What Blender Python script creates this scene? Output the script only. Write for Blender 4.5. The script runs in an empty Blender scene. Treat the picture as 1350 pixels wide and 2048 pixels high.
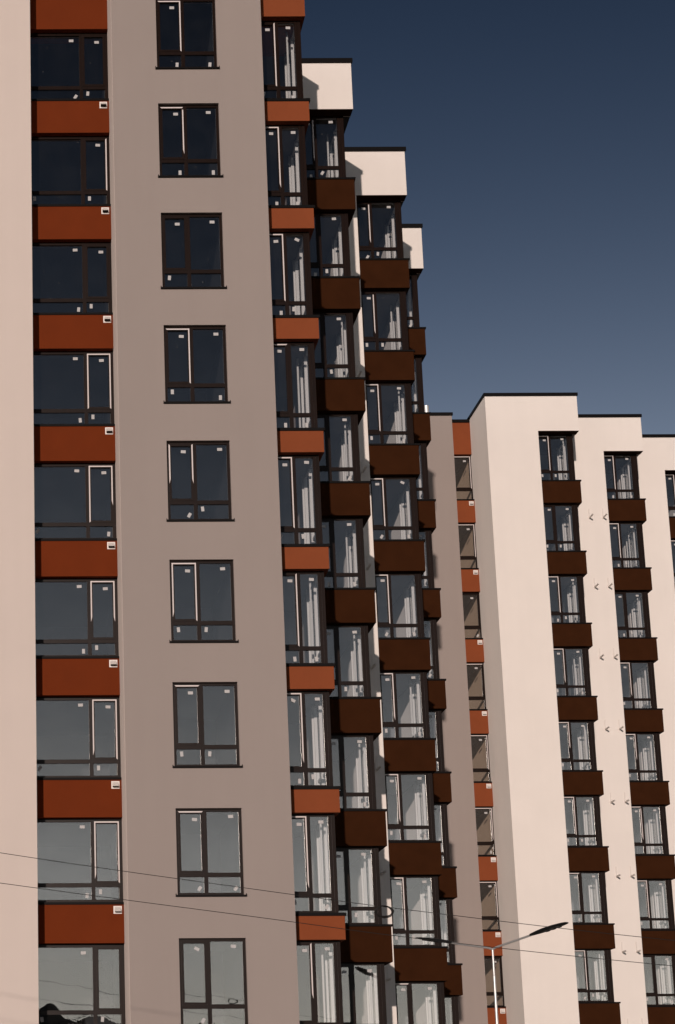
import bpy, bmesh, math, random
from mathutils import Vector, Matrix

random.seed(11)
R = math.radians
sc = bpy.context.scene

# ------------------------------------------------------------------ camera
CAM_Z = 1.6
F_PX, PITCH, ROLL, PAN = 4564.73, 15.4427, 0.0047, 3.4            # focal length in pixels of the 2048 px tall frame
cam = bpy.data.cameras.new('camera')
cam.sensor_fit = 'VERTICAL'
cam.sensor_height = 36.0
cam.lens = F_PX / 2048 * 36.0
cam.shift_x = (675 - PAN) / 2048                  # the photograph is the right part of a wider frame
cam.clip_start, cam.clip_end = 0.1, 5000
cam_ob = bpy.data.objects.new('camera', cam)
sc.collection.objects.link(cam_ob)
cam_ob.location = (0, 0, CAM_Z)
cam_ob.rotation_euler = (Matrix.Rotation(R(90 + PITCH), 3, 'X') @ Matrix.Rotation(-ROLL, 3, 'Z')).to_euler()
sc.camera = cam_ob

# ------------------------------------------------------------------ light
TAN_A, TAN_E = 0.194, 0.14                # from the shadows: sideways and downward shift per metre of depth
sun_el = math.atan(TAN_E / math.hypot(1, TAN_A))
sun_az = math.pi + math.atan(TAN_A)       # behind the camera, a little to the left
world = bpy.data.worlds.new('World')
sc.world = world
world.use_nodes = True
wn, wl = world.node_tree.nodes, world.node_tree.links
bg = wn['Background']
sky = wn.new('ShaderNodeTexSky')
sky.sky_type = 'NISHITA'
sky.sun_disc = False
sky.sun_elevation = sun_el
sky.sun_rotation = sun_az
sky.air_density, sky.dust_density, sky.ozone_density = 1.0, 0.0, 2.0
# contrast of the whole sky, like the photograph's polariser and print curve: colour x luminance^n, the same everywhere
SKY_N, SKY_REF = 2.25, 3.60
SKY_TINT = (1.10, 0.92, 1.01)           # warm white balance of the photograph
bw = wn.new('ShaderNodeRGBToBW')
dv = wn.new('ShaderNodeMath'); dv.operation = 'DIVIDE'; dv.inputs[1].default_value = SKY_REF
pw_ = wn.new('ShaderNodeMath'); pw_.operation = 'POWER'; pw_.inputs[1].default_value = SKY_N
sm_ = wn.new('ShaderNodeVectorMath'); sm_.operation = 'SCALE'
mn_ = wn.new('ShaderNodeMath'); mn_.operation = 'MINIMUM'; mn_.inputs[1].default_value = 5.6
wl.new(sky.outputs[0], bw.inputs[0]); wl.new(bw.outputs[0], mn_.inputs[0]); wl.new(mn_.outputs[0], dv.inputs[0]); wl.new(dv.outputs[0], pw_.inputs[0])
wl.new(sky.outputs[0], sm_.inputs[0]); wl.new(pw_.outputs[0], sm_.inputs['Scale'])
# like the print, the brighter a part of the sky is the paler its colour
hs = wn.new('ShaderNodeHueSaturation')
mr_ = wn.new('ShaderNodeMapRange')
mr_.inputs[1].default_value, mr_.inputs[2].default_value = 1.7, 4.6
mr_.inputs[3].default_value, mr_.inputs[4].default_value = 1.12, 0.25
wl.new(bw.outputs[0], mr_.inputs[0]); wl.new(mr_.outputs[0], hs.inputs['Saturation'])
tn = wn.new('ShaderNodeVectorMath'); tn.operation = 'MULTIPLY'; tn.inputs[1].default_value = SKY_TINT
wl.new(sm_.outputs[0], tn.inputs[0]); wl.new(tn.outputs[0], hs.inputs['Color']); wl.new(hs.outputs[0], bg.inputs[0])
bg.inputs[1].default_value = 0.1
sun = bpy.data.lights.new('sun', 'SUN')
sun.energy = 2.7
sun.angle = R(0.53)
sun.color = (1.0, 0.85, 0.76)
sun_ob = bpy.data.objects.new('sun', sun)
sc.collection.objects.link(sun_ob)
sun_ob.location = (-20, -60, 40)
sun_ob.rotation_euler = Vector((TAN_A, 1, -TAN_E)).to_track_quat('-Z', 'Y').to_euler()
sc.view_settings.view_transform = 'Standard'
sc.view_settings.look = 'None'
sc.view_settings.exposure = 0.0
sc.view_settings.gamma = 1.0
sc.view_settings.use_curve_mapping = False
sc.render.engine = 'CYCLES'
sc.cycles.transparent_max_bounces = 24
sc.cycles.max_bounces = 10
sc.cycles.caustics_reflective = False
sc.cycles.caustics_refractive = False


def pt(px, py, Y):
    """world point seen at photograph pixel (px, py) at depth Y"""
    p = R(PITCH)
    px, py = px - PAN - ROLL * (py - 1024), py + ROLL * (px - PAN)
    H = Y * math.tan(p + math.atan((1024 - py) / F_PX))
    d = Y * math.cos(p) + H * math.sin(p)
    return Vector((px * d / F_PX, Y, H + CAM_Z))


# ------------------------------------------------------------------ materials
def lerp_nodes(m):
    return m.node_tree.nodes, m.node_tree.links


def paint(name, col, var=0.05, scale=0.6, rough=0.85, bump=0.15, grain=60.0, streak=0.0, spec=0.3, drough=None):
    m = bpy.data.materials.new(name)
    m.use_nodes = True
    n, l = lerp_nodes(m)
    b = n['Principled BSDF']
    b.inputs['Roughness'].default_value = rough
    b.inputs['Specular IOR Level'].default_value = spec
    b.inputs['Diffuse Roughness'].default_value = drough if drough is not None else (0.4 if bump else 0.0)
    tc = n.new('ShaderNodeTexCoord')
    geo = n.new('ShaderNodeNewGeometry')
    nz = n.new('ShaderNodeTexNoise')
    nz.inputs['Scale'].default_value = scale
    nz.inputs['Detail'].default_value = 6
    nz.inputs['Roughness'].default_value = 0.6
    l.new(geo.outputs['Position'], nz.inputs['Vector'])
    mp = n.new('ShaderNodeMapRange')
    mp.inputs[1].default_value, mp.inputs[2].default_value = 0.3, 0.7
    mp.inputs[3].default_value, mp.inputs[4].default_value = 1 - var, 1 + var
    l.new(nz.outputs[0], mp.inputs[0])
    fac = mp.outputs[0]
    if streak:
        # rain streaks: noise stretched along the height
        sm = n.new('ShaderNodeMapping')
        sm.inputs['Scale'].default_value = (2.2, 2.2, 0.12)
        l.new(geo.outputs['Position'], sm.inputs[0])
        n2 = n.new('ShaderNodeTexNoise')
        n2.inputs['Scale'].default_value = 1.6
        n2.inputs['Detail'].default_value = 5
        l.new(sm.outputs[0], n2.inputs['Vector'])
        m2 = n.new('ShaderNodeMapRange')
        m2.inputs[1].default_value, m2.inputs[2].default_value = 0.35, 0.7
        m2.inputs[3].default_value, m2.inputs[4].default_value = 1 + streak, 1 - streak
        l.new(n2.outputs[0], m2.inputs[0])
        mu = n.new('ShaderNodeMath')
        mu.operation = 'MULTIPLY'
        l.new(fac, mu.inputs[0])
        l.new(m2.outputs[0], mu.inputs[1])
        fac = mu.outputs[0]
    mx = n.new('ShaderNodeVectorMath')
    mx.operation = 'SCALE'
    mx.inputs[0].default_value = col
    l.new(fac, mx.inputs['Scale'])
    l.new(mx.outputs[0], b.inputs['Base Color'])
    if bump:
        ng = n.new('ShaderNodeTexNoise')
        ng.inputs['Scale'].default_value = grain
        ng.inputs['Detail'].default_value = 3
        l.new(geo.outputs['Position'], ng.inputs['Vector'])
        bp = n.new('ShaderNodeBump')
        bp.inputs['Strength'].default_value = bump
        bp.inputs['Distance'].default_value = 0.01
        l.new(ng.outputs[0], bp.inputs['Height'])
        l.new(bp.outputs[0], b.inputs['Normal'])
    return m


def wood_foil(name, col):
    m = bpy.data.materials.new(name)
    m.use_nodes = True
    n, l = lerp_nodes(m)
    b = n['Principled BSDF']
    b.inputs['Roughness'].default_value = 0.28
    b.inputs['Specular IOR Level'].default_value = 0.1
    geo = n.new('ShaderNodeNewGeometry')
    mp = n.new('ShaderNodeMapping')
    mp.inputs['Scale'].default_value = (70, 70, 1.2)
    l.new(geo.outputs['Position'], mp.inputs[0])
    nz = n.new('ShaderNodeTexNoise')
    nz.inputs['Scale'].default_value = 1.0
    nz.inputs['Detail'].default_value = 4
    l.new(mp.outputs[0], nz.inputs['Vector'])
    mr = n.new('ShaderNodeMapRange')
    mr.inputs[1].default_value, mr.inputs[2].default_value = 0.3, 0.7
    mr.inputs[3].default_value, mr.inputs[4].default_value = 0.6, 1.35
    l.new(nz.outputs[0], mr.inputs[0])
    mx = n.new('ShaderNodeVectorMath')
    mx.operation = 'SCALE'
    mx.inputs[0].default_value = col
    l.new(mr.outputs[0], mx.inputs['Scale'])
    l.new(mx.outputs[0], b.inputs['Base Color'])
    return m


def glass(name, tint=(0.92, 0.93, 0.94), r0=0.07, specks=True):
    m = bpy.data.materials.new(name)
    m.use_nodes = True
    n, l = lerp_nodes(m)
    n.remove(n['Principled BSDF'])
    out = n['Material Output']
    tr = n.new('ShaderNodeBsdfTransparent')
    tr.inputs[0].default_value = (*tint, 1)
    gl = n.new('ShaderNodeBsdfGlossy')
    gl.inputs['Roughness'].default_value = 0.0
    gl.inputs['Color'].default_value = (1.0, 0.955, 0.90, 1)
    lw = n.new('ShaderNodeLayerWeight')
    lw.inputs[0].default_value = 0.5
    pw = n.new('ShaderNodeMath')
    pw.operation = 'POWER'
    pw.inputs[1].default_value = 5.0
    l.new(lw.outputs['Facing'], pw.inputs[0])
    ml = n.new('ShaderNodeMath')
    ml.operation = 'MULTIPLY_ADD'
    ml.inputs[1].default_value = 1 - r0
    ml.inputs[2].default_value = r0
    l.new(pw.outputs[0], ml.inputs[0])
    # float glass is never quite flat
    geo = n.new('ShaderNodeNewGeometry')
    nz = n.new('ShaderNodeTexNoise')
    nz.inputs['Scale'].default_value = 1.3
    nz.inputs['Detail'].default_value = 1
    l.new(geo.outputs['Position'], nz.inputs['Vector'])
    bp = n.new('ShaderNodeBump')
    bp.inputs['Strength'].default_value = 0.12
    bp.inputs['Distance'].default_value = 0.02
    l.new(nz.outputs[0], bp.inputs['Height'])
    l.new(bp.outputs[0], gl.inputs['Normal'])
    mix = n.new('ShaderNodeMixShader')
    l.new(ml.outputs[0], mix.inputs[0])
    l.new(tr.outputs[0], mix.inputs[1])
    l.new(gl.outputs[0], mix.inputs[2])
    last = mix.outputs[0]
    if specks:
        # site dust: a thin film and a few splashes of plaster on the new panes
        df = n.new('ShaderNodeBsdfDiffuse')
        df.inputs[0].default_value = (0.55, 0.52, 0.5, 1)
        v = n.new('ShaderNodeTexVoronoi')
        v.inputs['Scale'].default_value = 2.6
        v.inputs['Randomness'].default_value = 1.0
        l.new(geo.outputs['Position'], v.inputs['Vector'])
        lt = n.new('ShaderNodeMath')
        lt.operation = 'LESS_THAN'
        lt.inputs[1].default_value = 0.028
        l.new(v.outputs['Distance'], lt.inputs[0])
        n2 = n.new('ShaderNodeTexNoise')
        n2.inputs['Scale'].default_value = 2.0
        n2.inputs['Detail'].default_value = 6
        l.new(geo.outputs['Position'], n2.inputs['Vector'])
        m2 = n.new('ShaderNodeMapRange')
        m2.inputs[1].default_value, m2.inputs[2].default_value = 0.4, 0.8
        m2.inputs[3].default_value, m2.inputs[4].default_value = 0.002, 0.006
        l.new(n2.outputs[0], m2.inputs[0])
        ad = n.new('ShaderNodeMath')
        ad.operation = 'MULTIPLY_ADD'
        ad.inputs[1].default_value = 0.3
        l.new(lt.outputs[0], ad.inputs[0])
        l.new(m2.outputs[0], ad.inputs[2])
        mx2 = n.new('ShaderNodeMixShader')
        l.new(ad.outputs[0], mx2.inputs[0])
        l.new(last, mx2.inputs[1])
        l.new(df.outputs[0], mx2.inputs[2])
        last = mx2.outputs[0]
    l.new(last, out.inputs['Surface'])
    return m


def metal(name, col, rough, metallic=1.0):
    m = bpy.data.materials.new(name)
    m.use_nodes = True
    b = m.node_tree.nodes['Principled BSDF']
    b.inputs['Base Color'].default_value = (*col, 1)
    b.inputs['Roughness'].default_value = rough
    b.inputs['Metallic'].default_value = metallic
    return m


M = {
    'white': paint('white_plaster', (0.82, 0.762, 0.715), var=0.02, streak=0.007, bump=0.2),
    'cream': paint('cream_plaster', (0.66, 0.573, 0.522), var=0.015, streak=0.008, bump=0.2),
    'grey': paint('warm_grey_plaster', (0.342, 0.288, 0.263), var=0.015, streak=0.01, bump=0.2),
    'rust': paint('rust_plaster', (0.160, 0.027, 0.0040), var=0.06, scale=1.5, bump=0.2, spec=0.15),
    'orange': paint('orange_plaster', (0.255, 0.066, 0.0235), var=0.05, scale=1.5, bump=0.2, spec=0.15),
    'brown': paint('brown_panel', (0.042, 0.0140, 0.0050), var=0.12, scale=2.0, bump=0.1, spec=0.04, rough=0.9),
    'coping': paint('black_coping_metal', (0.004, 0.003, 0.003), var=0.1, rough=0.5, bump=0, spec=0.06),
    'frame': wood_foil('dark_walnut_frame', (0.0115, 0.0052, 0.0033)),
    'pvc': paint('white_window_profile', (0.72, 0.69, 0.66), var=0.02, rough=0.45, bump=0),
    'film': paint('white_protective_film', (0.66, 0.59, 0.57), var=0.05, rough=0.5, bump=0),
    'sticker': paint('window_sticker', (0.47, 0.455, 0.45), var=0.05, rough=0.6, bump=0),
    'glass': glass('window_glass'),
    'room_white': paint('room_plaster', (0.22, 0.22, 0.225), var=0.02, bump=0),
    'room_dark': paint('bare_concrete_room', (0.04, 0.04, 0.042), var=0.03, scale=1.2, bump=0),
    'room_tan': paint('tan_screed_room', (0.36, 0.26, 0.185), var=0.06, scale=1.2, bump=0, drough=1.0),
    'vent': paint('vent_white', (0.80, 0.74, 0.70), var=0.02, rough=0.5, bump=0),
    'black': paint('vent_shadow_slot', (0.01, 0.01, 0.01), var=0.05, bump=0),
    'bracket': paint('bracket_enamel', (0.74, 0.68, 0.63), var=0.03, rough=0.5, bump=0),
    'galv': metal('galvanised_steel', (0.70, 0.69, 0.68), 0.42, 0.55),
    'lamp': paint('lamp_dark_casting', (0.012, 0.012, 0.013), var=0.1, rough=0.5, bump=0),
    'led': paint('led_lens', (0.04, 0.04, 0.038), var=0.05, rough=0.3, bump=0),
    'cable': paint('cable_rubber', (0.012, 0.010, 0.009), var=0.1, rough=0.6, bump=0),
    'ground': paint('gravel_ground', (0.30, 0.265, 0.235), var=0.2, scale=0.3, bump=0.4, grain=20),
    'hill': paint('haze_pale_hillside', (0.33, 0.31, 0.27), var=0.25, scale=0.08, bump=0),  # pale base colour stands in for haze over the far hill
    'bark': paint('bark', (0.07, 0.05, 0.035), var=0.3, scale=6, bump=0.3),
    'leaf': paint('leaves', (0.035, 0.05, 0.015), var=0.4, scale=1.5, bump=0),
}

# ------------------------------------------------------------------ mesh helpers
def mesh_from(bm, name, mat):
    bmesh.ops.recalc_face_normals(bm, faces=bm.faces)
    me = bpy.data.meshes.new(name)
    bm.to_mesh(me)
    bm.free()
    if mat:
        me.materials.append(mat)
    return me


def bx(bm, x0, x1, y0, y1, z0, z1):
    if x1 < x0: x0, x1 = x1, x0
    if y1 < y0: y0, y1 = y1, y0
    if z1 < z0: z0, z1 = z1, z0
    v = [bm.verts.new((x, y, z)) for x in (x0, x1) for y in (y0, y1) for z in (z0, z1)]
    for f in ((0, 1, 3, 2), (4, 6, 7, 5), (0, 4, 5, 1), (2, 3, 7, 6), (0, 2, 6, 4), (1, 5, 7, 3)):
        bm.faces.new([v[i] for i in f])


def boxes(name, mat, *bs):
    bm = bmesh.new()
    for b in bs:
        bx(bm, *b)
    return mesh_from(bm, name, mat)


def prism(name, mat, poly, y0, y1):
    """polygon in (x, z) extruded along y"""
    bm = bmesh.new()
    a = [bm.verts.new((x, y0, z)) for x, z in poly]
    b = [bm.verts.new((x, y1, z)) for x, z in poly]
    bm.faces.new(a)
    bm.faces.new(b[::-1])
    n = len(poly)
    for i in range(n):
        bm.faces.new([a[i], b[i], b[(i + 1) % n], a[(i + 1) % n]])
    return mesh_from(bm, name, mat)


def tube(bm, pts, radii, seg=10):
    rings = []
    for i, p in enumerate(pts):
        p = Vector(p)
        a = Vector(pts[max(i - 1, 0)])
        b = Vector(pts[min(i + 1, len(pts) - 1)])
        t = (b - a).normalized()
        u = t.orthogonal().normalized() if i == 0 else (u - t * u.dot(t)).normalized()
        w = t.cross(u)
        r = radii[i] if hasattr(radii, '__len__') else radii
        rings.append([bm.verts.new(p + (u * math.cos(k * 2 * math.pi / seg) + w * math.sin(k * 2 * math.pi / seg)) * r) for k in range(seg)])
    for i in range(len(rings) - 1):
        for k in range(seg):
            bm.faces.new([rings[i][k], rings[i][(k + 1) % seg], rings[i + 1][(k + 1) % seg], rings[i + 1][k]])
    bm.faces.new(rings[0][::-1])
    bm.faces.new(rings[-1])
    return rings


def add(name, me, parent=None, loc=(0, 0, 0), rot=None, label=None):
    o = bpy.data.objects.new(name, me)
    sc.collection.objects.link(o)
    o.location = loc
    if rot:
        o.rotation_euler = rot
    if parent:
        o.parent = parent
    if label:
        o['label'] = label
    return o


def thing(name, label, cat, loc=(0, 0, 0), group=None, me=None):
    o = add(name, me, None, loc)
    o['label'] = label
    o['category'] = cat
    if group:
        o['group'] = group
    return o


def wall_holes(name, mat, x0, x1, z0, z1, y, holes, depth):
    """front sheet with window openings and their reveals, plus left and right returns"""
    xs = sorted({x0, x1, *[h[0] for h in holes], *[h[1] for h in holes]})
    zs = sorted({z0, z1, *[h[2] for h in holes], *[h[3] for h in holes]})
    bm = bmesh.new()
    vs = {}

    def V(x, yy, z):
        k = (round(x, 5), round(yy, 5), round(z, 5))
        if k not in vs:
            vs[k] = bm.verts.new((x, yy, z))
        return vs[k]
    for i in range(len(xs) - 1):
        for j in range(len(zs) - 1):
            cx, cz = (xs[i] + xs[i + 1]) / 2, (zs[j] + zs[j + 1]) / 2
            if any(h[0] < cx < h[1] and h[2] < cz < h[3] for h in holes):
                continue
            bm.faces.new([V(xs[i], y, zs[j]), V(xs[i + 1], y, zs[j]), V(xs[i + 1], y, zs[j + 1]), V(xs[i], y, zs[j + 1])])
    for a, b, c, d in holes:
        q = [(a, c), (b, c), (b, d), (a, d)]
        for k in range(4):
            p, r = q[k], q[(k + 1) % 4]
            bm.faces.new([bm.verts.new((p[0], y, p[1])), bm.verts.new((r[0], y, r[1])), bm.verts.new((r[0], y + depth, r[1])), bm.verts.new((p[0], y + depth, p[1]))])
    me = bpy.data.meshes.new(name)
    bm.to_mesh(me)
    bm.free()
    me.materials.append(mat)
    return me


# ------------------------------------------------------------------ ground and far hills (structure)
gm = bpy.data.meshes.new('ground')
gm.from_pydata([(-3000, -3000, 0), (3000, -3000, 0), (3000, 3000, 0), (-3000, 3000, 0)], [], [(0, 1, 2, 3)])
gm.materials.append(M['ground'])
g = add('ground', gm)
g['kind'] = 'structure'

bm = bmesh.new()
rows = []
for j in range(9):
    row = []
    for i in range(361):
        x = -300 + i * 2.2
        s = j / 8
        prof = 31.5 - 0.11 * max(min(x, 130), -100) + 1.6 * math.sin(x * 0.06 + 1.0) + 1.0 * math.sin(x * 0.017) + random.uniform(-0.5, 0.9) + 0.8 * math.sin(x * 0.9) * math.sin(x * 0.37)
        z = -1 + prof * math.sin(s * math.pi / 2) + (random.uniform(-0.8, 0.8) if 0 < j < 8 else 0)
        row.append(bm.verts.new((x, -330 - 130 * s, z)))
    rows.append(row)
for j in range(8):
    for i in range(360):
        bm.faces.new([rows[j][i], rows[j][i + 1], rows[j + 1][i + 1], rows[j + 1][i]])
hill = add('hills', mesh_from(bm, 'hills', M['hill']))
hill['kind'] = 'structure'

# ------------------------------------------------------------------ windows
ST_MESH = boxes('sticker', M['sticker'], (-0.06, 0.06, -0.003, 0.0, -0.037, 0.037))
_cache = {}


def pane_mesh(w, h):
    k = ('pane', round(w, 3), round(h, 3))
    if k not in _cache:
        _cache[k] = boxes('pane', M['glass'], (0, w, -0.012, 0.012, 0, h))
    return _cache[k]


def sash_mesh(w, h, s=0.055):
    k = ('sash', round(w, 3), round(h, 3))
    if k not in _cache:
        _cache[k] = boxes('sash', M['frame'], (0, s, -0.05, 0.03, 0, h), (w - s, w, -0.05, 0.03, 0, h), (s, w - s, -0.049, 0.03, 0, s), (s, w - s, -0.049, 0.03, h - s, h))
    return _cache[k]


def film_strip(name_key, x0, z0, x1, z1, wdt, inward, trim0=0.0, trim1=1.0, taper=False):
    """mitred strip of white film along one sash edge, as a thin plate in the xz plane"""
    a, b = Vector((x0, 0, z0)), Vector((x1, 0, z1))
    d = (b - a)
    L = d.length
    d.normalize()
    n = Vector(inward)
    p0, p1 = a + d * L * trim0, a + d * L * trim1
    m0 = wdt if trim0 == 0 else 0.0
    m1 = wdt if trim1 == 1 else (0.0 if not taper else 0.12)
    poly = [p0, p1, p1 + n * wdt - d * m1, p0 + n * wdt + d * m0]
    bm = bmesh.new()
    f = [bm.verts.new((p.x, -0.055, p.z)) for p in poly]
    k = [bm.verts.new((p.x, -0.0505, p.z)) for p in poly]
    bm.faces.new(f)
    bm.faces.new(k[::-1])
    for i in range(4):
        bm.faces.new([f[i], k[i], k[(i + 1) % 4], f[(i + 1) % 4]])
    return mesh_from(bm, 'protective_film', M['film'])


def window(bld, X, Y, Z, W, H, mull, trans, sash_side, film='', left_hidden=False, post=0.0, rng=random, sticker_p=0.95, mname=None, fw=0.065):
    """frame mesh at (X, Y, Z) = lower left corner of the glazing plane; upper field of sash_side opens.
    mull: x of the mullion centre (None = no mullion); trans: height of the transom centre."""
    mw, tw = 0.095, 0.10
    right = W - (post if post else fw)
    key = ('frame', round(W, 3), round(H, 3), mull, trans, post)
    if key not in _cache:
        b = [(0, fw, -0.04, 0.04, 0, H)]
        b.append((right, W, -0.04, 0.04, 0, H)) if not post else None
        b += [(fw, right, -0.039, 0.04, 0, fw), (fw, right, -0.039, 0.04, H - fw, H)]
        if mull is not None:
            b.append((mull - mw / 2, mull + mw / 2, -0.041, 0.04, fw, H - fw))
            b += [(fw, mull - mw / 2, -0.039, 0.04, trans - tw / 2, trans + tw / 2), (mull + mw / 2, right, -0.039, 0.04, trans - tw / 2, trans + tw / 2)]
        else:
            b.append((fw, right, -0.039, 0.04, trans - tw / 2, trans + tw / 2))
        if post:
            # corner post: front stile, groove, corner profile
            b += [(right, right + post * 0.42, -0.045, 0.06, 0, H), (right + post * 0.42, right + post * 0.5, -0.03, 0.06, 0, H), (right + post * 0.5, W, -0.05, 0.09, 0, H)]
        # white inner half of the profiles
        bm = bmesh.new()
        for q in b:
            bx(bm, *q)
        me = mesh_from(bm, 'window', M['frame'])
        _cache[key] = me
    w = add('window', _cache[key], bld, (X, Y, Z))
    # inner lining, white
    key2 = key + ('inner',)
    if key2 not in _cache:
        b = [(0.0, fw, 0.041, 0.075, 0, H), (fw, right, 0.041, 0.075, 0, fw), (fw, right, 0.041, 0.075, H - fw, H)]
        if mull is not None:
            b += [(mull - mw / 2, mull + mw / 2, 0.041, 0.075, fw, H - fw)]
        b += [(right, right + (post * 0.4 if post else fw), 0.061 if post else 0.041, 0.085, 0, H)]
        _cache[key2] = boxes('inner_frame', M['pvc'], *b)
    add('inner_frame', _cache[key2], w)
    # fields: (x0, x1, z0, z1, opens)
    zl0, zl1, zu0, zu1 = fw, trans - tw / 2, trans + tw / 2, H - fw
    fields = []
    if mull is not None:
        fields += [(fw, mull - mw / 2, zu0, zu1, sash_side == 'L'), (mull + mw / 2, right, zu0, zu1, sash_side == 'R'),
                   (fw, mull - mw / 2, zl0, zl1, False), (mull + mw / 2, right, zl0, zl1, False)]
    else:
        fields += [(fw, right, zu0, zu1, sash_side == 'L'), (fw, right, zl0, zl1, False)]
    for i, (x0, x1, z0, z1, opens) in enumerate(fields):
        s = 0.0
        if opens:
            s = 0.05
            add('sash', sash_mesh(x1 - x0 + 0.02, z1 - z0 + 0.02), w, (x0 - 0.01, -0.001, z0 - 0.01))
            sw, sh = x1 - x0 + 0.02, z1 - z0 + 0.02
            for ch in film:
                t1 = rng.choice((1, 1, 1, 0.93, 0.7)) if ch in 'rl' else 1
                if ch == 't': me = film_strip('t', 0, sh, sw, sh, 0.031, (0, 0, -1))
                elif ch == 'r': me = film_strip('r', sw, sh, sw, 0, 0.031, (-1, 0, 0), 0, t1, True)
                elif ch == 'l': me = film_strip('l', 0, sh, 0, 0, 0.031, (1, 0, 0), 0, t1, True)
                elif ch == 'R': me = film_strip('r', sw, sh, sw, 0, 0.03, (-1, 0, 0), 0.05, 0.9, True)
                else: continue
                add('protective_film', me, w, (x0 - 0.01, -0.001, z0 - 0.01))
        add('pane', pane_mesh(x1 - x0 - 2 * s + 0.01, z1 - z0 - 2 * s + 0.01), w, (x0 + s - 0.005, rng.uniform(-0.002, 0.002), z0 + s - 0.005), (rng.uniform(-0.0015, 0.0015), 0, rng.uniform(-0.0015, 0.0015)))
        if rng.random() < sticker_p:
            pw, ph = x1 - x0 - 2 * s, z1 - z0 - 2 * s
            if z0 > trans:      # upper fields: near the top right corner
                sx, sz = x1 - s - min(0.17, pw * 0.28) - rng.uniform(0, 0.05), z1 - s - 0.11 - rng.uniform(0, 0.03)
                ry = rng.choice((0, 0.05, -0.05, 0, 0.45 if rng.random() < 0.2 else 0))
            else:
                sx, sz = (x0 + 0.12, z1 - 0.11) if rng.random() < 0.6 else (x1 - 0.11, z0 + 0.1)
                ry = math.pi / 2 + rng.choice((0.1, -0.1, 0.0, 0.55))
            add('sticker', ST_MESH, w, (sx, -0.0155, sz), (0, ry, 0))
    return w


def room(bld, X, Y, Z, W, H, D, mat, right_open=0.0, left_ext=0.3):
    """interior shell behind a window, open to the front; the right side stays open for right_open metres"""
    key = ('room', round(W, 3), round(H, 3), D, mat, right_open, left_ext)
    if key not in _cache:
        t = 0.06
        b = [(-left_ext, W, 0, D, -t, 0), (-left_ext, W, 0, D, H, H + t), (-left_ext - t, -left_ext, 0, D, -t, H + t), (-left_ext, W, D, D + t, -t, H + t)]
        b.append((W, W + t, right_open, D, -t, H + t))
        if left_ext > 0.05:
            b.append((-left_ext, -0.001, -t, 0, -t, H + t))
        _cache[key] = boxes('interior', M[mat], *b)
    return add('interior', _cache[key], bld, (X, Y, Z))


def vent(panel, x, y, z, hood=0.09):
    key = ('vent', hood)
    if key not in _cache:
        bm = bmesh.new()
        bx(bm, -0.1, 0.1, -0.022, 0, -0.092, 0.092)
        # sloped hood, its closed underside coloured black for the shade in the slot
        a = [(-0.072, -0.0225, 0.072), (0.072, -0.0225, 0.072), (0.072, -0.0225 - hood, -0.05), (-0.072, -0.0225 - hood, -0.05), (-0.072, -0.0225, -0.05), (0.072, -0.0225, -0.05)]
        v = [bm.verts.new(p) for p in a]
        for f in ((0, 1, 2, 3), (0, 3, 4), (1, 5, 2)):
            bm.faces.new([v[i] for i in f])
        slot = bm.faces.new([v[i] for i in (3, 2, 5, 4)])
        slot.material_index = 1
        _cache[key] = mesh_from(bm, 'vent', M['vent'])
        _cache[key].materials.append(M['black'])
    v = add('vent', _cache[key], panel, (x, y, z))
    return v


def bracket_mesh():
    if 'bracket' not in _cache:
        _cache['bracket'] = boxes('bracket', M['bracket'], (-0.024, 0.024, -0.03, 0, 0, 0.42), (-0.024, 0.024, -0.64, -0.03, 0, 0.05), (-0.03, -0.0245, -0.03, -0.002, -0.05, 0.0))
    return _cache['bracket']


def coping(bld, x0, x1, y0, y1, z, h=0.11, o=0.045):
    return add('coping', boxes('coping', M['coping'], (x0 - o, x1 + o, y0 - o, y1, z, z + h), (x0 - o, x1 + o, y0 - o - 0.012, y0 - o, z - 0.03, z + h - 0.004)), bld)


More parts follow.
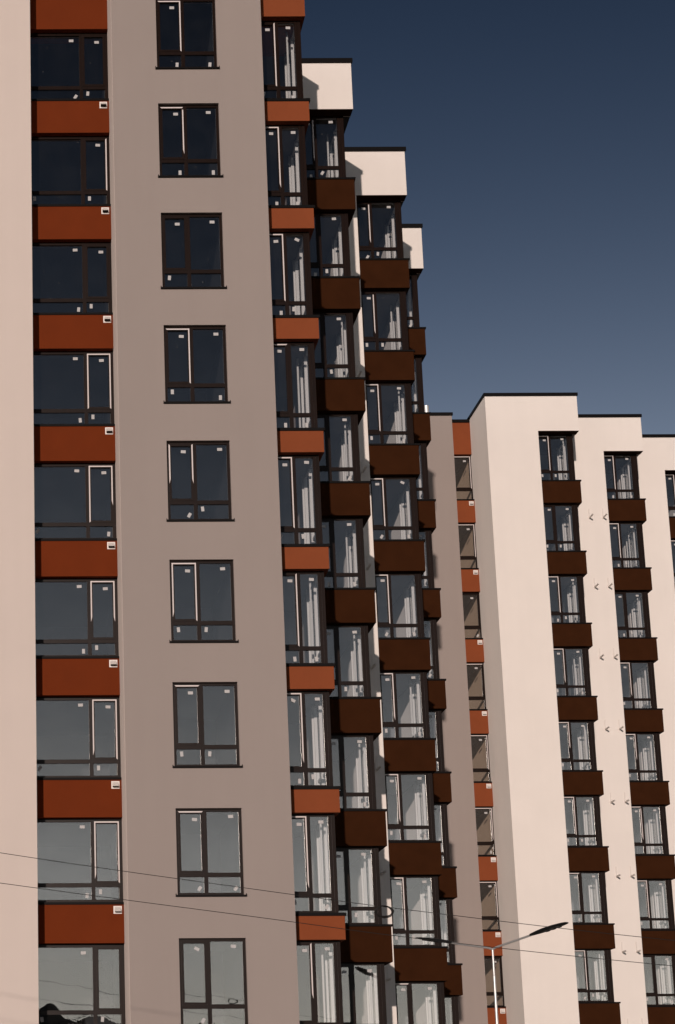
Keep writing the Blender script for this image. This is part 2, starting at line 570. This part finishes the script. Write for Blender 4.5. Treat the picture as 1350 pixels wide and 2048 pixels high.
# ------------------------------------------------------------------ one stack of corner bays with its wall and parapet slab
def bay_stack(bld, x0, xr, ybox, ztop, n, wall_x0, wall_mat, panel_mat, par_top, ph=0.91, yslab=None, parapet='slab', depth=10.0,
              films=None, mull=0.565, post=0.19, inset=0.12, cap=0.055, recess=0.30, seed=1, brackets=None, wall=True, gap=None):
    """x0: left end of the opening, xr: right end of the panels, ybox: their front plane, ztop: top of the uppermost panel"""
    rng = random.Random(seed)
    yg = ybox + recess
    ys = ybox - 0.2 if yslab is None else yslab
    W = xr - x0
    wg = W - inset                       # width of the glazing
    zs = ztop + (3.0 - ph)               # lower edge of the parapet zone
    if wall:
        poly = [(wall_x0, 0), (x0, 0), (x0, zs), (xr + 0.03, zs), (xr + 0.03, par_top), (wall_x0, par_top)]
        if parapet != 'slab':
            poly = [(wall_x0, 0), (x0, 0), (x0, par_top), (wall_x0, par_top)]
        add('wall', prism('wall', M[wall_mat], poly, ys, yg + 0.02), bld)
    if parapet == 'slab':
        add('soffit', boxes('soffit', M['brown'], (x0 + 0.004, xr + 0.025, ys + 0.004, yg - 0.045, zs - 0.012, zs - 0.001)), bld)
        # roof zone behind the slab front and its black coping
        add('roof_slab', boxes('roof_slab', M['coping'], (wall_x0 + 0.01, xr + 0.02, yg + 0.021, ybox + depth, zs + 0.004, par_top - 0.02)), bld)
        coping(bld, wall_x0, xr + 0.03, ys, ybox + depth, par_top)
    # flank and back of the section
    add('flank_wall', boxes('flank_wall', M[wall_mat], (xr - inset - 0.10, xr - inset + 0.02, yg + 1.95, ybox + depth, 0, zs - 0.01)), bld)
    gl_h = 3.0 - ph - cap
    for k in range(-1 if parapet != 'slab' else 0, n):
        zt = ztop - 3.0 * k
        zb = zt - ph
        key = ('panel', round(W, 3), ph, panel_mat, recess)
        if key not in _cache:
            bm = bmesh.new()
            poly = [(0, 0), (W, 0), (W, 1.95 + recess), (W - inset - 0.04, 1.95 + recess), (W - inset - 0.04, recess + 0.07), (0, recess + 0.07)]
            for z in (0, ph):
                pass
            a = [bm.verts.new((x, y, 0)) for x, y in poly]
            b = [bm.verts.new((x, y, ph)) for x, y in poly]
            bm.faces.new(a[::-1]); bm.faces.new(b)
            for i in range(len(poly)):
                bm.faces.new([a[i], a[(i + 1) % 6], b[(i + 1) % 6], b[i]])
            _cache[key] = mesh_from(bm, 'spandrel_panel', M[panel_mat])
            o = 0.035
            _cache[key + ('cap',)] = boxes('coping', M['coping'], (0, W + o, -o, recess - 0.045, 0, cap - 0.002), (W - inset + 0.06, W + o, recess - 0.045, 1.95 + recess, 0, cap - 0.003))
        if k == -1:
            hh = par_top - zb
            p = add('spandrel_panel', boxes('spandrel_panel', M[panel_mat], (x0, xr, ybox, yg + 2.0, zb, par_top)), bld)
            coping(bld, x0, xr, ybox, ybox + depth, par_top)
        else:
            p = add('spandrel_panel', _cache[key], bld, (x0, ybox, zb))
            add('coping', _cache[key + ('cap',)], p, (0, 0, ph))
        if k >= 0:
            # window above this panel
            zz = zt + cap
            fl = films[k] if films and k < len(films) else ''
            window(bld, x0, yg, zz, wg, gl_h, mull, 0.43, 'L', fl, post=post, rng=rng)
            room(bld, x0, yg + 0.1, zz - 0.01, wg - 0.03, gl_h + 0.02, 4.4, 'room_white', right_open=1.90, left_ext=0.5)
            # white riser pipe by the side glazing
            if rng.random() < 0.6:
                if 'pipe' not in _cache:
                    bm = bmesh.new()
                    tube(bm, [(0, 0, 0), (0, 0, 2.6)], 0.028, 10)
                    _cache['pipe'] = mesh_from(bm, 'riser_pipe', M['pvc'])
                rp = add('riser_pipe', _cache['pipe'], bld, (xr - inset - 0.24 - rng.uniform(0, 0.05), yg + rng.choice((0.45, 0.6, 1.2)), zz))
                rp.scale = (1, 1, (gl_h - 0.002) / 2.6)
            # side glazing of the bay: white inside, dark outside
            key = ('side', round(gl_h, 3))
            if key not in _cache:
                L = 1.78
                prof = [(0, 0.07), (0.80, 0.88), (L - 0.07, L)]
                b1, b2 = [], []
                for a_, c_ in prof:
                    b1.append((-0.02, 0.03, a_, c_, 0, gl_h)); b2.append((-0.10, -0.021, a_, c_, 0, gl_h))
                for z0, z1 in ((0, 0.06), (0.40, 0.46), (gl_h - 0.06, gl_h)):
                    for a_, c_ in ((0.07, 0.80), (0.88, L - 0.07)):
                        b1.append((-0.02, 0.029, a_, c_, z0, z1)); b2.append((-0.074, -0.021, a_, c_, z0, z1))
                _cache[key] = boxes('window', M['frame'], *b1)
                b2.append((-0.15, -0.021, L + 0.005, L + 0.06, 0, gl_h))     # lining of the pier at the end of the bay
                _cache[key + ('in',)] = boxes('inner_frame', M['pvc'], *b2)
                _cache[key + ('p',)] = [boxes('pane', M['glass'], (-0.006, 0.01, a_ + 0.001, c_ - 0.001, z0, z1)) for a_, c_ in ((0.07, 0.80), (0.88, L - 0.07)) for z0, z1 in ((0.06, 0.40), (0.46, gl_h - 0.06))]
            sw = add('window', _cache[key], bld, (x0 + wg - 0.04, yg + 0.1, zz))
            add('inner_frame', _cache[key + ('in',)], sw)
            for me in _cache[key + ('p',)]:
                add('pane', me, sw)
    for (bx_, bz) in (brackets or []):
        for k in range(n):
            add('bracket', bracket_mesh(), bld, (bx_, ys, bz - 3.0 * k))
    # plinth behind the lowest storey
    zbase = ztop - 3.0 * (n - 1) - ph - 0.01
    add('base_wall', boxes('base_wall', M[wall_mat], (x0 + 0.002, xr - inset, yg - 0.02, yg + 0.3, 0, zbase)), bld)


Z = CAM_Z
# ------------------------------------------------------------------ left building: tower with grey face, then three stepped sections
LB = thing('apartment_building', 'tall stepped apartment block with grey front, rust orange panels and brown bays on the left', 'building', (0, 0, 0))
TOP = 29.86 + Z
rng = random.Random(5)
# far left white pier
add('wall', boxes('wall', M['cream'], (-6, 0.805, 54.25, 56.4, 0, TOP)), LB)
coping(LB, -6, 0.805, 54.25, 56.4, TOP)
# rust panel column between pier and grey wall
GX0, GX1, GY = 2.885, 6.742, 53.32
zt0 = 26.48 + Z
film_l = ['', '', 'r', '', 'tlr', 'tlr', 'tlr', 'tlr', 'tlr', '', '']
pan = boxes('spandrel_panel', M['rust'], (0, GX0 - 0.006 - 0.70, 0, 0.30, 0, 0.91))
capm = boxes('coping', M['coping'], (0, GX0 - 0.006 - 0.70, -0.03, 0.21, 0, 0.057))
for k in range(-1, 10):
    zb = zt0 - 3 * k - 0.91
    if k == -1:
        add('spandrel_panel', boxes('spandrel_panel', M['rust'], (0.70, GX0 - 0.006, 55.16, 56, zb, TOP - 0.02)), LB)
        coping(LB, 0.85, GX0 - 0.05, 55.16, 56.2, TOP - 0.02)
    else:
        p = add('spandrel_panel', pan, LB, (0.70, 55.16, zb))
        add('coping', capm, p, (0, 0, 0.91))
        v = vent(p, GX0 - 0.006 - 0.70 - 0.15, 0, 0.91 - 0.13, hood=0.16)
        window(LB, 0.70, 55.42, zb + 0.967, GX0 - 0.01 - 0.70, 2.03, 1.468, 0.43, 'R', film_l[k + 1], rng=rng, fw=0.08)
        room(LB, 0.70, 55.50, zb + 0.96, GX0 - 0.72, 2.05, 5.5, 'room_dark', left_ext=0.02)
# grey wall with its column of windows
SILL0 = 26.50 + Z
holes = []
for k in range(0, 10):
    zs = SILL0 - 3 * k
    holes.append((4.035, 5.58, zs, zs + 2.02))
gw = add('wall', wall_holes('wall', M['grey'], GX0, GX1, 0, TOP, GY, holes, 0.22), LB)
add('flank_wall', boxes('flank_wall', M['cream'], (GX0 - 0.004, GX0 + 0.1, GY + 0.003, 56.0, 0, TOP - 0.01)), LB)
add('flank_wall', boxes('flank_wall', M['grey'], (GX1 - 0.12, GX1 - 0.001, GY + 0.003, 59.0, 0, TOP - 0.01)), LB)
coping(LB, GX0, GX1, GY, 57, TOP)
film_g = ['tr', 'tR', '', 'tr', 'lr', 'tlr', 't', 't', '', '']
sill = boxes('sill', M['coping'], (-0.05, 1.595, -0.07, 0.2, -0.035, 0.0), (-0.05, -0.035, -0.07, 0.02, 0.0, 0.03), (1.58, 1.595, -0.07, 0.02, 0.0, 0.03))
for k in range(0, 10):
    zs = SILL0 - 3 * k
    w = window(LB, 4.037, GY + 0.16, zs + 0.002, 1.541, 2.016, 0.68, 0.48, 'L', film_g[k], rng=rng)
    add('sill', sill, w, (0, -0.16, 0.0))
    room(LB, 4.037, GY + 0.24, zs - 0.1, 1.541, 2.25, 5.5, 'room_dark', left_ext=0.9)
# orange corner bays of the tower
FO = ['t', 'r', 'tr', 'tr', 't', 'tr', 'r', 'tr', 't', 'r']
bay_stack(LB, GX1, 8.055, 54.50, 26.125 + Z, 10, 0, 'grey', 'orange', TOP, ph=0.555, parapet='panel', films=['r', 'tr', 'tr', 't', 'tr', 'r', 'tr', 'tr', 'r', 'r'], mull=0.57,
          post=0.16, inset=0.10, cap=0.075, wall=False, seed=3, depth=6.0)
# stepped sections
bay_stack(LB, 8.49, 10.08, 60.10, 26.375 + Z, 9, 7.80, 'white', 'brown', 29.935 + Z, inset=0.19, films=['R'] + [''] * 9, seed=4, brackets=None, depth=6.2)
bay_stack(LB, 11.08, 12.63, 66.07, 26.285 + Z, 9, 9.80, 'white', 'brown', 29.875 + Z, inset=0.09, mull=0.50, films=['R', 'R', 'tr', 'tr', 'tr', 'tr', 'tr', 'tr', 't', ''], seed=5,
          brackets=[(pt(725.5, 946, 65.87).x, pt(725.5, 946, 65.87).z + 3.0), (pt(725.5, 946, 65.87).x - 0.6, pt(725.5, 946, 65.87).z + 3.0)], depth=6.2)
bay_stack(LB, 12.64, 14.23, 72.20, 26.255 + Z, 9, 12.45, 'white', 'brown', 29.835 + Z, films=[''] * 10, seed=6, depth=20)

# ------------------------------------------------------------------ right building: grey return, orange recess, three stepped cream sections
RB = thing('apartment_building', 'cream apartment block with brown bay panels behind the street lamp on the right', 'building', (-0.055, 0, -0.105))
TOPR = 29.78 + Z
add('wall', boxes('wall', M['grey'], (14.4, 19.17, 92.3, 94.6, 0, TOPR)), RB)
coping(RB, 14.4, 19.17, 92.3, 94.6, TOPR)
zt0 = 26.19 + Z
pan = boxes('spandrel_panel', M['orange'], (0, 0.985, 0, 0.14, 0, 0.955))
capm = boxes('coping', M['coping'], (0, 0.985, -0.03, 0.13, 0, 0.057))
e_wall = boxes('interior_wall', M['room_tan'], (0.955, 0.983, 0.02, 5.1, 0.003, 1.99))
film_e = ['tr', 'tr', '', 't', 'tr', 'tr', 'tr', '', 'tr', '']
rng = random.Random(8)
for k in range(-1, 10):
    zb = zt0 - 3 * k - 0.955
    if k == -1:
        add('spandrel_panel', boxes('spandrel_panel', M['orange'], (19.07, 20.055, 92.95, 93.8, zb, TOPR - 0.11)), RB)
        coping(RB, 19.22, 20.0, 92.95, 93.8, TOPR - 0.11)
        continue
    p = add('spandrel_panel', pan, RB, (19.07, 92.95, zb))
    add('coping', capm, p, (0, 0, 0.955))
    vent(p, 0.985 - 0.14, 0, 0.955 - 0.13, hood=0.10)
    window(RB, 19.07, 93.2, zb + 1.012, 0.985, 1.985, None, 0.48, 'L', film_e[k], rng=rng, fw=0.05)
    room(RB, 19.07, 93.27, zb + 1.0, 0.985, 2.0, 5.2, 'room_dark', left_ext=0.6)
    add('interior_wall', e_wall, RB, (19.07, 93.27, zb + 1.0))
RF = ['tr', '', 'tr', 'tr', 'tr', 'tr', 't', 'tr', 'tr', '']
bay_stack(RB, 22.17, 23.83, 90.05, 26.18 + Z, 9, 20.06, 'white', 'brown', TOPR + 0.02, films=RF, post=0.24, inset=0.13, seed=7, yslab=89.78, depth=3.2)
add('flank_wall', boxes('flank_wall', M['white'], (20.06, 20.2, 90.371, 94.4, 0, TOPR + 0.018)), RB)
coping(RB, 20.06, 20.3, 92.9, 96.0, TOPR + 0.02)
bay_stack(RB, 25.61, 27.27, 92.96, 26.19 + Z, 9, 23.60, 'white', 'brown', TOPR + 0.02, films=['tr', 'tr', '', 'tr', 'tr', 'tR', 'tr', '', 'tr', ''], post=0.24, inset=0.13, seed=8, yslab=92.72, depth=3.2,
          brackets=[(pt(1179, 1037, 92.72).x + 0.055, pt(1179, 1037, 92.72).z + 0.105), (pt(1206.5, 1036.5, 92.72).x + 0.055, pt(1206.5, 1036.5, 92.72).z + 0.105)])
bay_stack(RB, 29.02, 30.68, 95.87, 26.19 + Z, 9, 27.0, 'white', 'brown', TOPR + 0.02, films=['tr'] * 10, post=0.24, inset=0.13, seed=9, yslab=95.63, depth=6)
# flue pipe on the roof
fp = pt(853, 825, 95.5) - RB.location
bm = bmesh.new()
tube(bm, [(0, 0, -1.5), (0, 0, 0.30)], 0.12, 16)
add('flue_pipe', mesh_from(bm, 'flue_pipe', M['galv']), RB, fp)

# ------------------------------------------------------------------ street lamp
base = pt(985, 1897, 53.5)
lampT = thing('street_lamp', 'galvanised street lamp with two upswept arms and dark flat heads before the cream block', 'street lamp', (base.x, base.y, 0))
hz = base.z
bm = bmesh.new()
tube(bm, [(0, 0, 0), (0, 0, 1.2), (0, 0, 1.22), (0, 0, hz - 0.62), (0, 0, hz - 0.60), (0, 0, hz)], [0.062, 0.060, 0.048, 0.029, 0.024, 0.024], 18)
bx(bm, -0.16, 0.16, -0.16, 0.16, 0, 0.02)
add('pole', mesh_from(bm, 'pole', M['galv']), lampT)
for tip in (pt(1135, 1845, 51.45), pt(833, 1876, 55.55)):
    v = tip - base
    L = v.length
    bm = bmesh.new()
    tube(bm, [(0, 0, -0.02)] + [tuple(v * t) for t in (0.05, 0.3, 0.56)], 0.024, 12)
    add('arm', mesh_from(bm, 'arm', M['galv']), lampT, (0, 0, hz))
    # lamp head: a flat tapering casting built along +X, then turned onto the arm
    bm = bmesh.new()
    secs = [(0.0, 0.045, 0.035), (0.12, 0.055, 0.045), (0.22, 0.08, 0.05), (0.45, 0.115, 0.055), (0.75, 0.12, 0.048), (1.0, 0.095, 0.032), (1.10, 0.07, 0.02), (1.13, 0.02, 0.008)]
    rings = []
    hl = L * 0.48
    for s, wd, th in secs:
        r = []
        for k in range(12):
            a = k * math.pi / 6
            y, z = math.cos(a), math.sin(a)
            y = math.copysign(abs(y) ** 0.7, y); z = math.copysign(abs(z) ** 0.7, z)
            r.append(bm.verts.new((s / 1.13 * hl, y * wd, z * th * (1.0 if z > 0 else 0.5))))
        rings.append(r)
    for i in range(len(rings) - 1):
        for k in range(12):
            bm.faces.new([rings[i][k], rings[i][(k + 1) % 12], rings[i + 1][(k + 1) % 12], rings[i + 1][k]])
    bm.faces.new(rings[0][::-1]); bm.faces.new(rings[-1])
    hd = add('lamp_head', mesh_from(bm, 'lamp_head', M['lamp']), lampT, Vector((0, 0, hz)) + v * 0.52)
    hd.rotation_euler = v.to_track_quat('X', 'Z').to_euler()
    for q in (0.42, 0.58, 0.74):
        add('led_module', boxes('led_module', M['led'], (-0.05, 0.05, -0.07, 0.07, -0.036, -0.018)), hd, (q * hl, 0, 0))

# ------------------------------------------------------------------ overhead cables and the spare coil
def cable(pts, label, Y=40.0, dy=0.0):
    P = [pt(x, y, Y + dy * (x / 1350)) for x, y in pts]
    # smooth through the measured points
    out = []
    n = len(P)
    for i in range(n - 1):
        p0, p1, p2, p3 = P[max(i - 1, 0)], P[i], P[i + 1], P[min(i + 2, n - 1)]
        for s in range(12):
            t = s / 12
            out.append(0.5 * ((2 * p1) + (p2 - p0) * t + (2 * p0 - 5 * p1 + 4 * p2 - p3) * t * t + (3 * p1 - p0 - 3 * p2 + p3) * t ** 3))
    out.append(P[-1])
    bm = bmesh.new()
    tube(bm, [tuple(p) for p in out], 0.0055, 6)
    return thing('overhead_cable', label, 'cable', me=mesh_from(bm, 'overhead_cable', M['cable']), group='overhead cables')


cable([(-900, 1560), (0, 1705.5), (520, 1780), (860, 1825), (1350, 1881), (2200, 1960)], 'upper thin black cable across the facades, carrying a spare coil')
cable([(-900, 1640), (0, 1766), (520, 1835), (860, 1880), (1350, 1932), (2200, 2005)], 'lower thin black cable across the facades, passing the street lamp')
cc = pt(768, 1820, 40.0)
bm = bmesh.new()
for i in range(5):
    a, b = 0.150 + random.uniform(-0.02, 0.012), 0.095 + random.uniform(-0.012, 0.015)
    ox, oz, oy = random.uniform(-0.012, 0.012), random.uniform(-0.02, 0.012), random.uniform(-0.03, 0.03)
    loop = [(ox + a * math.cos(t), oy + 0.02 * math.sin(t * 2), oz + b * math.sin(t) - 0.02) for t in [k * 2 * math.pi / 28 for k in range(29)]]
    tube(bm, loop, 0.0075, 6)
thing('cable_coil', 'spare cable wound into a loose loop on the upper cable', 'cable coil', cc, me=mesh_from(bm, 'cable_coil', M['cable']))

# ------------------------------------------------------------------ trees behind the camera, seen in the lowest panes
def tree(x, y, h, seed, label):
    rg = random.Random(seed)
    t = thing('tree', label, 'tree', (x, y, 0), 'trees behind the viewer')
    bm = bmesh.new()
    tube(bm, [(0, 0, 0), (0.1, 0, h * 0.3), (0.0, 0.1, h * 0.65), (0.05, 0, h * 0.9)], [0.22, 0.17, 0.1, 0.03], 8)
    for i in range(8):
        a = rg.uniform(0, 6.28); z0 = h * rg.uniform(0.3, 0.7); r = h * rg.uniform(0.18, 0.3)
        tube(bm, [(0, 0, z0), (math.cos(a) * r * 0.5, math.sin(a) * r * 0.5, z0 + r * 0.4), (math.cos(a) * r, math.sin(a) * r, z0 + r * 0.7)], [0.07, 0.045, 0.015], 6)
    add('trunk', mesh_from(bm, 'trunk', M['bark']), t)
    vs, fs = [], []
    clumps = [(rg.gauss(0, h * 0.16), rg.gauss(0, h * 0.16), h * rg.uniform(0.3, 0.92), h * rg.uniform(0.07, 0.13)) for _ in range(40)]
    for cx, cy, cz, cr in clumps:
        for _ in range(110):
            d = Vector((rg.gauss(0, 1), rg.gauss(0, 1), rg.gauss(0, 0.8)))
            p = Vector((cx, cy, cz)) + d.normalized() * cr * rg.uniform(0.5, 1.05)
            s = rg.uniform(0.07, 0.14)
            u = Vector((rg.gauss(0, 1), rg.gauss(0, 1), rg.gauss(0, 1))).normalized() * s
            w = u.orthogonal().normalized() * s * 0.6
            k = len(vs)
            vs += [p - u, p + w, p + u, p - w]
            fs.append((k, k + 1, k + 2, k + 3))
    me = bpy.data.meshes.new('crown')
    me.from_pydata([tuple(v) for v in vs], [], fs)
    me.materials.append(M['leaf'])
    add('crown', me, t)


for i, (x, h) in enumerate([(-2.5, 10.6), (0.8, 11.4), (3.4, 10.4), (6.2, 11.8), (9.0, 10.9), (12.0, 10.2), (15.5, 9.6), (19.0, 10.0)]):
    tree(x, -70 - (i % 2) * 6, h, 40 + i, 'broadleaf tree mirrored dark in the lowest panes')
